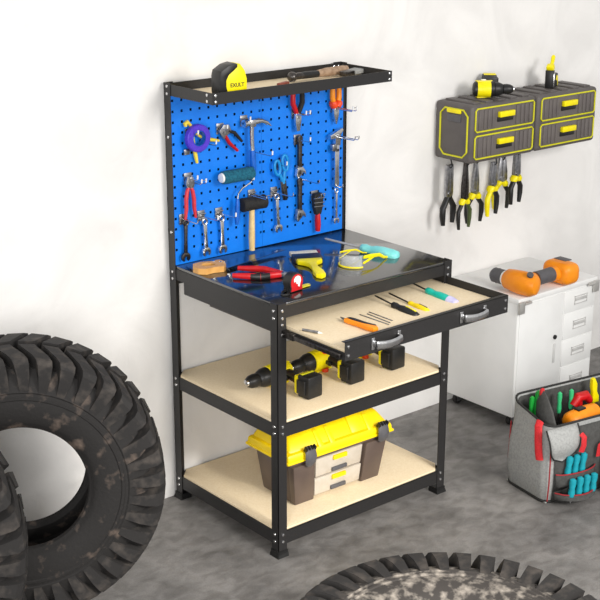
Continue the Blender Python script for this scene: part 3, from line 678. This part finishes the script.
# ------------------------------------------------------------------ grey wall organisers
OZ0, OZ1, OD = 1.060, 1.285, .192
def organiser(x0, x1, label):
    t = thing('drawer_organiser', label, 'organiser', ((x0+x1)/2, .0, OZ0), (0, 0, 0), 'grey drawer organisers on the wall')
    W = (x1-x0)/2; H = OZ1-OZ0
    mb = MB().box((0, -.0855, H/2), (2*W-.004, .195, H), .016, seg=3)
    for k in range(5): mb.box((-W+.05+k*(2*W-.1)/4, -.09, H+.001), (.04, .15, .012), .004)
    mb.out('shell', ORGG, t)
    for k in (0, 1):
        za = .018+k*.104; zb = za+.088; fx = W-.022; yf = -.184
        d = MB().b2(-fx, fx, yf, yf+.03, za, zb, .003)
        for gx in (-.85, -.68, -.55, -.40, .42, .58, .72, .88): d.box((gx*fx, yf-.001, (za+zb)/2), (.014, .006, zb-za-.014), .002)
        d = d.out('drawer', ORGD, t)
        c = .008; loop = [(-fx+c, za), (fx-c, za), (fx, za+c), (fx, zb-c), (fx-c, zb), (-fx+c, zb), (-fx, zb-c), (-fx, za+c)]
        MB().tube([(p[0], yf-.002, p[1]) for p in loop], .0032, 8, True, up=(0, 1, 0)).out('drawer_trim', LIME, d)
        MB().box((.0, yf-.008, (za+zb)/2+.012), (.085, .016, .022), .003).out('handle', YEL, d)
        MB().box((.0, yf-.002, (za+zb)/2-.008), (.088, .006, .018), .002).out('finger_recess', BPLAS, d)
    xe = -W+.002
    c = .022; ya, yb = -.164, -.022; za, zb = .022, H-.022
    loop = [(ya+c, za), (yb-c, za), (yb, za+c), (yb, zb-c), (yb-c, zb), (ya+c, zb), (ya, zb-c), (ya, za+c)]
    MB().tube([(xe-.001, p[0], p[1]) for p in loop], .0036, 8, True, up=(1, 0, 0)).out('end_trim', LIME, t)
    MB().box((xe-.002, -.094, H-.030), (.012, .072, .016), .004).out('end_handle', YEL, t)
    MB().box((xe, -.094, H-.056), (.008, .070, .030), .003).out('end_recess', DGREY, t)
    return t
organiser(1.258, 1.634, 'left grey drawer organiser on the wall with yellow trimmed drawers')
organiser(1.636, 2.012, 'right grey drawer organiser on the wall at the picture edge')
KO = dict(body=BPLAS, gear=BPLAS, chuck=BPLAS, grip=BPLAS, trig=BPLAS, bat=BPLAS, acc=YEL, panel=YEL, btn=WPLAS)
d = drill('yellow and black drill lying on the left grey wall organiser', (1.372, -.080, OZ1+.0075+.033), (-1.62, 0, 2.45), KO, None, .80)
for c in d.children:
    if c.name.startswith(('grip', 'battery')): c.location.x -= .052
kb = [c for c in d.children if c.name.startswith('battery') and 'shoe' not in c.name][0]
for sy in (-1, 1): MB().box((-.048, sy*.041, -.160), (.060, .003, .040), .001).out('battery_face', YEL, kb)
MB().tube([(-.020, 0, 0), (-.026, 0, 0), (-.080, 0, 0), (-.086, 0, 0)], [.0375, .0388, .0388, .0375], 28).out('yellow_shell', YEL, d)
# upright nail gun / multi tool
t = thing('cordless_nailer', 'black and yellow power tool standing upright on the right organiser', 'power tool', (1.80, -.105, OZ1+.007), (0, 0, .5)); t.scale = (.85, .85, .66)
MB().box((-.022, 0, .055), (.030, .040, .110), .005).out('magazine', BPLAS, t)
MB().box((-.026, -.021, .050), (.014, .006, .085), .002).out('steel_plate', CHROME, t)
MB().box((.028, 0, .042), (.052, .050, .084), .008).out('battery', BPLAS, t)
MB().box((.022, -.025, .056), (.024, .006, .030), .003, (0, .4, 0)).box((.048, -.004, .03), (.014, .044, .05), .004).out('battery_panel', YEL, t)
MB().box((-.018, 0, .122), (.040, .036, .040), .008, (0, -.5, 0)).out('head', YEL, t)
MB().tube([(-.005, 0, .128), (.022, 0, .150), (.036, 0, .180), (.042, 0, .188)], [.010, .009, .010, .006], 12, flat=(1, .8), up=(0, 1, 0)).out('lever', YEL, t)
MB().tube([(.006, 0, .07), (.004, 0, .13)], .010, 12, up=(1, 0, 0)).out('grip', BPLAS, t)

# pliers hanging under the organiser
def hang(label, x, zp, hm, jm, col, rz=0, **k):
    lj = k.get('Lj', .07)
    o = pliers('hanging_pliers', label, 'pliers', (x, k.pop('y', -.060), zp), k.pop('Lh', .125), k.pop('Lj', .07), k.pop('sp', .020), hm, jm, 'pliers hanging under the wall organiser', (0, k.pop('ry', 0), rz), collar=col, **k); o.scale = (1.3, 1.25, 1.03)
    MB().tube([(0, -.004, lj-.012), (.002, -.010, lj-.004), (0, -.004, (OZ0-zp)/1.03+.002)], .0022, 8).out('hanging_loop', BPLAS, o); return o
hang('silver jawed stripper with black handles, leftmost under the organiser', 1.278, .925, (BPLAS, BPLAS), STEEL, None, Lj=.11, jw=.017, tip=.014, Lh=.120, sp=.025, hr=.0095, rz=.2)
hang('dark pliers with black and green handles, second under the organiser', 1.328, .912, (BPLAS, mat('dark green grip', '#46532a', .45, col2='#3d4a24', scale=60)), DSTEEL, YEL, Lj=.13, sp=.024, Lh=.125, rz=.1, y=-.100)
hang('needle nose pliers with long thin jaws, third under the organiser', 1.428, .912, (BPLAS, BPLAS), STEEL, YEL, Lj=.12, sp=.026, Lh=.125, hr=.0085, tip=.002, rz=-.1)
hang('cutting pliers with one yellow handle, fourth under the organiser', 1.488, .940, (YEL, BPLAS), STEEL, YEL, Lj=.085, sp=.024, Lh=.125, hr=.0085, jw=.016, tip=.008, rz=.2, y=-.100)
hang('black handled pliers with wide grey jaws, fifth under the organiser', 1.585, .940, (YEL, BPLAS), STEEL, YEL, Lj=.085, sp=.022, Lh=.122, hr=.0085, jw=.017, tip=.009, rz=-.3)
hang('combination pliers with blunt jaws, rightmost under the organiser', 1.626, .962, (BPLAS, BPLAS), STEEL, YEL, Lj=.085, sp=.023, Lh=.120, hr=.0085, jw=.016, tip=.011, rz=.15, y=-.100)

# ------------------------------------------------------------------ white tool cabinet
CX0, CX1, CY0, CZ0, CZ1 = 1.372, 1.852, -.365, .045, .545
t = thing('tool_cabinet', 'white metal tool cabinet on casters with recessed drawer pulls', 'cabinet', ((CX0+CX1)/2, CY0/2, 0))
def cp(mb, name, m, p=None, **k):
    bmesh.ops.translate(mb.bm, vec=-Vector(t.location), verts=mb.bm.verts); return mb.out(name, m, p or t, **k)
cp(MB().b2(CX0, CX1, CY0+.004, .004, CZ0, CZ1-.018, .003), 'body', WHITE)
cp(MB().b2(CX0-.003, CX1+.003, CY0-.003, .006, CZ1-.022, CZ1, .004), 'lid', WHITE)
fd = cp(MB().b2(CX0+.012, 1.650, CY0, CY0+.01, CZ0+.01, CZ1-.03, .002), 'door', WHITE)
cp(MB().tube([(1.603, CY0, .338), (1.603, CY0-.006, .338)], .009, 16, up=(1, 0, 0)), 'lock', BPLAS, fd)
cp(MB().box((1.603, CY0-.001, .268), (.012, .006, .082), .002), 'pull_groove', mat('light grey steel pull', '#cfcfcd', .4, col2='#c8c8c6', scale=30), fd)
for za, zb in ((.423, .515), (.310, .418), (.195, .305), (.06, .190)):
    d = cp(MB().b2(1.656, CX1-.008, CY0, CY0+.01, za, zb, .002), 'drawer', WHITE)
    zc = (za+zb)/2
    mb = MB()
    for r in ((1.715, 1.795, zc+.014, zc+.018), (1.715, 1.795, zc-.018, zc-.014), (1.715, 1.719, zc-.018, zc+.018), (1.791, 1.795, zc-.018, zc+.018)): mb.b2(r[0], r[1], CY0-.003, CY0+.001, r[2], r[3], .001)
    mb.box((1.755, CY0-.0035, zc+.004), (.070, .003, .012), .001); cp(mb, 'recessed_pull', mat('satin steel pull', '#d6d5d2', .35, .3, col2='#cbcac8', scale=40), d)
for x, sg in ((CX0-.006, 1), (CX1+.006, -1)):
    mb = MB().b2(x, x+sg*.034, CY0-.012, CY0-.003, CZ1-.062, CZ1-.012, .003).b2(x+sg*.030, x+sg*.066, CY0-.010, CY0-.004, CZ1-.030, CZ1-.014, .002).tube([(x+sg*.032, CY0-.012, CZ1-.022), (x+sg*.068, CY0-.012, CZ1-.022)], .005, 8)
    cp(mb, 'spring_latch', SILV)
for x in (CX0+.03, CX1-.03):
    for y in (CY0+.035, -.035):
        c = cp(MB().tube([(x, y-.009, .0205), (x, y+.009, .0205)], .0205, 18, up=(1, 0, 0)), 'caster', DRUB)
        cp(MB().b2(x-.013, x+.013, y-.013, y-.010, .014, CZ0+.002).b2(x-.013, x+.013, y+.010, y+.013, .014, CZ0+.002).b2(x-.018, x+.018, y-.018, y+.018, CZ0-.004, CZ0+.002), 'caster_fork', STEEL, c)
# orange drill on the cabinet
KR = dict(body=ORANGE, gear=ORANGE, chuck=DGREY, grip=DGREY, trig=DGREY, bat=ORANGE)
t = thing('cordless_drill', 'large orange drill with grey chuck lying on the white cabinet', 'drill', (1.430, -.375, CZ1+.001), (0, 0, 0))
zz = .046
MB().tube([(.012, -.025, zz), (.010, -.018, zz), (.005, .0, zz), (0, .05, zz), (0, .085, zz), (0, .118, zz), (.0, .130, zz)], [.018, .036, .046, .047, .044, .040, .030], 24).out('motor_housing', ORANGE, t)
MB().tube([(0, .124, zz), (0, .138, zz)], .029, 24).out('chuck_collar', WPLAS, t)
c = MB().tube([(0, .136, zz), (0, .146, zz), (0, .158, zz), (0, .159, zz), (0, .172, zz), (0, .173, zz), (0, .190, zz), (0, .202, zz)], [.027, .030, .030, .027, .031, .028, .030, .020], 22).out('chuck', DGREY, t)
MB().tube([(0, .200, zz), (0, .207, zz)], .010, 12).out('chuck_jaw', STEEL, c)
MB().tube([(.02, .045, zz), (.06, .048, zz), (.11, .048, zz), (.17, .046, zz), (.205, .046, zz)], [.040, .032, .028, .030, .036], 20, flat=(.9, 1), up=(0, 0, 1)).out('grip', ORANGE, t)
MB().tube([(.07, .040, zz+.004), (.12, .040, zz+.004), (.165, .040, zz+.004)], [.0295, .0285, .0300], 16, flat=(1, .95)).out('grip_pad', DGREY, t)
MB().box((.075, .082, zz), (.04, .02, .026), .007).out('trigger', DGREY, t)
b = MB().box((.238, .050, zz), (.092, .140, .088), .030, seg=5).out('battery', ORANGE, t)
MB().box((.262, .064, zz+.044), (.040, .060, .005), .002).out('battery_label', DGREY, b)
MB().tube([(-.014, -.002, zz+.043), (-.016, -.006, zz+.050)], .013, 16).out('speed_button', DGREY, t)

# ------------------------------------------------------------------ tool bag
BR = -.17
bag = thing('tool_bag', 'grey felt tool bag with red straps and full pockets on the floor', 'bag', (.965, -.880, 0), (0, 0, BR))
BL, BDp = .60, .215
def rr(x0, x1, y0, y1, r, z, n=5, bul=0):
    P = []
    for cx, cy, a0 in ((x1-r, y0+r, -90), (x1-r, y1-r, 0), (x0+r, y1-r, 90), (x0+r, y0+r, 180)):
        P += [(p[0], p[1], z) for p in circ(cx, cy, r, a0, a0+90, n)]
    return P
def hz(x, y, h0, h1): return h0
rows = []
for z, ex, r in ((.004, -.006, .03), (.0, -.002, .03), (.01, .004, .035), (.08, .012, .04), (.17, .010, .04), (.25, .002, .04)):
    rows.append(rr(-ex, BL+ex, -ex, BDp+ex, r, z))
def rim(z0, ex, r):
    out = []
    for x, y, z in rr(-ex, BL+ex, -ex, BDp+ex, r, 0):
        t_ = min(max(y/BDp, 0), 1); out.append((x, y, z0+.050*max(0, (t_-.55)/.45)+.012*(1-abs(2*t_-1))))
    return out
rows.append(rim(.285, 0, .04)); rows.append(rim(.287, -.006, .036)); rows.append(rim(.282, -.008, .035))
for z, ex, r in ((.20, -.008, .034), (.06, -.008, .034)): rows.append(rr(-ex, BL+ex, -ex, BDp+ex, r, z))
lin_rows = [rim(.283, -.0085, .034)]+[rr(.011, BL-.011, .011, BDp-.011, .033, z) for z in (.20, .066)]
mb = MB(); mb.grid([list(r) for r in rows], closed=True)
mb.b2(.0, BL, .0, BDp, .002, .006); mb.b2(.012, BL-.012, .012, BDp-.012, .055, .062)
mb.out('shell', FELT, bag, smooth=60)
lm = MB(); lm.grid(lin_rows, closed=True); lm.prism([(p[0], p[1]) for p in lin_rows[-1]], .062, .066); lm.out('lining', FELTD, bag, smooth=60)
MB().tube(rim(.2885, -.002, .038), .0042, 8, True).out('rim_piping', PIPE, bag)
MB().tube(rr(-.004, BL+.004, -.004, BDp+.004, .035, .006), .005, 8, True).out('base_piping', PIPE, bag)
MB().tube([(.006, -.003, .01), (.000, -.014, .08), (.0, -.014, .17), (.004, -.006, .255)], .0025, 8).out('corner_piping', STITCH, bag)
MB().tube([(.007, BDp-.010, .01), (-.001, BDp-.004, .10), (.002, BDp-.006, .24)], .0025, 8).out('corner_piping', STITCH, bag)
# front panel pockets
for zt, zb, bul in ((.116, .046, .026), (.046, .006, .058)):
    pts = [(.020+.18*i/10, -.020-bul*math.sin(PI*i/10)**.6, zt+.006*math.sin(PI*i/10)-.010*math.sin(PI*i/10)) for i in range(11)]
    rows = [[(p[0], p[1]-.002, zt-.0) for p in pts], [(p[0], p[1]-.006, (zt+zb)/2) for p in pts], [(p[0], -.014, zb+.002) for p in pts]]
    g = MB(); g.grid([[(p[0], p[1]+.004, p[2]) for p in rows[0]]]+rows); o = g.out('front_pocket', FELTD, bag, smooth=60)
    so = o.modifiers.new('thick', 'SOLIDIFY'); so.thickness = .003; so.offset = 0
    MB().tube([(p[0], p[1]-.004, zt+.001) for p in pts], .0026, 8).out('pocket_piping', STITCH, o)
# dark front panel
rows = [[(.020+(BL-.04)*i/12, -.0165 if z > .05 else -.010, z) for i in range(13)] for z in (.010, .08, .16, .225)]
rows.append([(.020+(BL-.04)*i/12, -.007, .272) for i in range(13)])
o = MB(); o.grid(rows); o = o.out('front_panel', FELTD, bag, smooth=60); so = o.modifiers.new('thick', 'SOLIDIFY'); so.thickness = .003
# drooping flap over the near corner
flap = []
for i in range(9):
    u = i/8
    row = []
    for j in range(9):
        v = j/8
        wv = .070*(1-.25*v*v)*math.sqrt(max(0, 1-max(0, v-.55)**2/.2025))
        row.append((.042+(u-.5)*2*wv+.010*v, -.010-.030*math.sin(PI*min(v*1.1, 1))*(1-.4*(2*u-1)**2)-.006, .292-.135*v))
    flap.append(row)
o = MB(); o.grid(flap); o = o.out('corner_flap', FELT, bag, smooth=70); so = o.modifiers.new('thick', 'SOLIDIFY'); so.thickness = .005
edge = [flap[0][j] for j in range(9)]+[flap[i][8] for i in range(1, 9)]+[flap[8][j] for j in range(7, -1, -1)]
MB().tube(edge, .003, 8).out('flap_piping', PIPE, o)
def strap(name, pts, m, wd=.014, th=.22): return MB().tube(pts, wd, 12, flat=(th, 1), up=(0, 1, 0)).out(name, m, bag)
MB().tube([(.008, .050, .280), (-.006, .045, .300), (-.020, .036, .288), (-.024, .028, .235), (-.022, .024, .190), (-.018, .022, .165)], .014, 12, flat=(1, .3), up=(0, 1, 0)).out('strap', REDF, bag)
strap('strap', [(.118, -.03, .255), (.122, -.044, .245), (.120, -.046, .215), (.116, -.040, .190)], REDF, .010, .4)
# outer pocket with red straps at right
MB().taper(.004, .150, (.235, .50, -.085, -.012), (.228, .505, -.092, -.010), .014).out('outer_pocket', FELTD, bag)
for dx in (0, .040):
    strap('strap', [(.205+dx, -.030, .150), (.207+dx, -.034, .195), (.222+dx, -.045, .215), (.240+dx, -.070, .20), (.258+dx, -.092, .150), (.270+dx, -.096, .10)], REDF, .009, .45)
# carrying handle standing up from the near left end
MB().tube([(.045, .045, .20), (.060, .10, .29), (.075, .135, .335), (.085, .15, .352), (.100, .165, .335), (.115, .18, .26)], [.056, .050, .032, .015, .016, .03], 14, flat=(.35, 1), up=(1, 0, 0)).out('carry_handle', FELTD, bag)
MB().tube([(.078, .138, .343), (.086, .150, .358), (.094, .160, .346)], [.013, .014, .013], 12, flat=(.6, 1), up=(1, 0, 0)).out('handle_grip', REDF, bag)
# things in the bag
BM = Matrix.Translation(bag.location) @ Rm(0, 0, BR)
def inbag(x, y, z): return tuple(BM @ Vector((x, y, z)))
def handle_tool(name, label, cat, p, L, R, m, group, tilt=(0, 0, 0), sm=STEEL, ls=.14):
    o = thing(name, label, cat, inbag(*p), (tilt[0], tilt[1], BR+tilt[2]), group)
    MB().lathe([(.003, 0), (R*.8, .004), (R, L*.25), (R*.78, L*.5), (R, L*.75), (R*.9, L*.93), (R*.3, L)], None, 16).out('handle', m, o)
    MB().tube([(0, 0, -ls), (0, 0, .01)], .003, 8, up=(1, 0, 0)).out('shank', sm, o); return o
GG = 'green handled tools in the bag'
handle_tool('green_file', 'green handled tool, leftmost at the back of the grey bag', 'hand tool', (.050, .165, .255), .085, .010, GREEN, GG, (0, .08, 0))
handle_tool('green_file', 'tall green handled tool, second from left in the grey bag', 'hand tool', (.075, .170, .260), .095, .011, GREEN, GG, (0, .15, 0))
handle_tool('green_file', 'mint handled tool left of the two behind the orange drill', 'hand tool', (.185, .165, .245), .085, .009, MINT, GG)
handle_tool('green_file', 'mint handled tool right of the two behind the orange drill', 'hand tool', (.240, .165, .250), .080, .009, MINT, GG)
t = thing('red_handle_tool', 'red gripped tool standing in the bag behind the orange drill', 'hand tool', inbag(.275, .150, .215), (0, 0, BR))
MB().tube([(-.035, 0, .055), (-.015, 0, .085), (.02, 0, .085), (.042, 0, .060)], [.015, .018, .018, .014], 14, up=(0, 1, 0)).tube([(-.012, 0, .07), (0, 0, 0)], .014, 12, up=(0, 1, 0)).out('grip', RED, t)
MB().tube([(0, 0, .01), (0, 0, -.16)], .008, 10, up=(0, 1, 0)).out('shaft', STEEL, t)
t = thing('orange_drill', 'orange drill body lying across the top of the grey bag', 'drill', inbag(.215, .080, .252), (0, 0, BR+.12)); t.scale = (.85, .85, .85)
MB().tube([(-.088, 0, 0), (-.082, 0, 0), (-.065, 0, 0), (-.02, 0, .002), (.04, 0, .004), (.085, 0, .004), (.095, 0, .004)], [.018, .032, .042, .044, .045, .042, .030], 22).out('motor_housing', ORANGE, t)
MB().box((-.01, .0, .046), (.05, .03, .012), .005).out('speed_switch', BPLAS, t)
MB().box((.025, -.040, .012), (.050, .010, .006), .002).out('vent', DGREY, t)
MB().tube([(.05, .0, -.02), (.055, .01, -.10), (.06, .015, -.185)], [.032, .026, .028], 14, up=(0, 1, 0)).out('grip', DGREY, t)
t = thing('yellow_knife', 'yellow handled knife standing up at the right of the bag', 'knife', inbag(.345, .155, .245), (0, -.10, BR))
MB().prism([(-.012, 0), (.016, -.0), (.018, .04), (.010, .06), (.012, .09), (.002, .115), (-.010, .112), (-.014, .08), (-.010, .06), (-.014, .03)], -.009, .009, FACE, .004).out('handle', YEL, t)
MB().prism([(-.010, .002), (.012, .002), (.010, -.13), (-.004, -.15)], -.001, .001, FACE).out('blade', STEEL, t)
t = thing('black_power_tool', 'black power tool beside the orange drill in the bag', 'power tool', inbag(.335, .080, .235), (0, 0, BR))
MB().box((.03, 0, .02), (.13, .08, .06), .014, seg=3).out('housing', BPLAS, t); MB().tube([(0, -.035, .03), (0, -.05, .034)], .018, 16).out('dial', DGREY, t)
MB().box((.02, .0, -.085), (.05, .045, .15), .01).out('grip', BPLAS, t)
CG = 'cyan handled tools in the bag pockets'
names = ['leftmost', 'middle', 'rightmost']
for i, x in enumerate((.066, .098, .130)):
    handle_tool('cyan_screwdriver', 'cyan handled tool, %s of three in the upper bag pocket' % names[i], 'screwdriver', (x, -.031, .104), .076, .0125, CYAN, CG, (.0, .14, 0), STEEL, .03)
names = ['leftmost', 'second', 'third', 'rightmost']
for i, x in enumerate((.062, .096, .128, .160)):
    handle_tool('cyan_screwdriver', 'cyan handled tool, %s of four in the lower bag pocket' % names[i], 'screwdriver', (x, -.062, .036), .072, .0130, CYAN, CG, (.0, .08, 0), STEEL, .02)

# ------------------------------------------------------------------ tyres
def tyre(label, loc, rot, s, cm, tm, spin=0):
    r = thing('tyre', label, 'tyre', loc, rot, 'worn tractor tyres'); r.scale = (s, s*.84, s)
    half = [(.186, .082), (.182, .094), (.186, .106), (.196, .113), (.198, .116), (.210, .122), (.235, .131), (.262, .132), (.272, .131), (.275, .134), (.282, .134), (.285, .130), (.292, .129), (.296, .132), (.302, .130), (.335, .120), (.356, .100), (.366, .05), (.367, 0)]
    prof = half+[(a, -h) for a, h in half[::-1][1:]]
    prof += [(.200, -.076), (.25, -.105), (.335, -.085), (.345, 0), (.335, .085), (.25, .105), (.200, .076)]
    M = FACE @ Rm(0, 0, 0)
    MB().lathe(prof, M, 96, True).out('casing', cm, r, smooth=30)
    b = bmesh.new(); N = 38
    outer = [(.298, .1315), (.345, .1385), (.378, .137), (.392, .128), (.399, .105), (.402, .015)]
    base = [(.292, .120), (.335, .112), (.350, .098), (.356, .085), (.360, .07), (.362, .012)]
    wid = [2.1, 2.7, 3.0, 3.15, 3.2, 3.1]; skew = [0, .5, 1.2, 1.9, 3.6, 9.0]
    for side in (1, -1):
        for k in range(N):
            c0 = 360*k/N+spin+0; ring = []
            for (ro, ao), (ri, ai), wd, sk in zip(outer, base, wid, skew):
                q = []
                for rad, ax, da, sg in ((ro, ao, wd, -1), (ro, ao, wd, 1), (ri, ai, wd*1.12, 1), (ri, ai, wd*1.12, -1)):
                    a = math.radians(c0+sk*1+sg*da); q.append(b.verts.new((rad*math.cos(a), -side*ax, rad*math.sin(a))))
                ring.append(q)
            for A, B in zip(ring, ring[1:]):
                for j in range(4): b.faces.new((A[j], A[(j+1) % 4], B[(j+1) % 4], B[j]))
            b.faces.new(ring[0]); b.faces.new(ring[-1][::-1])
    mb = MB(); mb._add(b); mb.out('tread', tm, r, smooth=25)
    return r
S1 = 1.045
tyre('huge tyre standing against the white wall left of the workbench', (-.748, -.300, .402*S1), (-.01, 0, -.50), S1, TIREM, TREADM)
tyre('tyre cut off by the left picture edge in front of another', (-1.300, -.45, .402*1.07), (0, 0, -.46), 1.07, TIREM, TREADM, 3)
tyre('dusty tyre lying flat on the floor in front of the workbench', (-.235, -1.585, .139*1.10*.84), (-PI/2, 0, 0), 1.10, TIRED, TREADM, 2).scale = (1.10, 1.10, 1.10)
bpy.data.objects['tyre.002'].location.z = .139*1.10
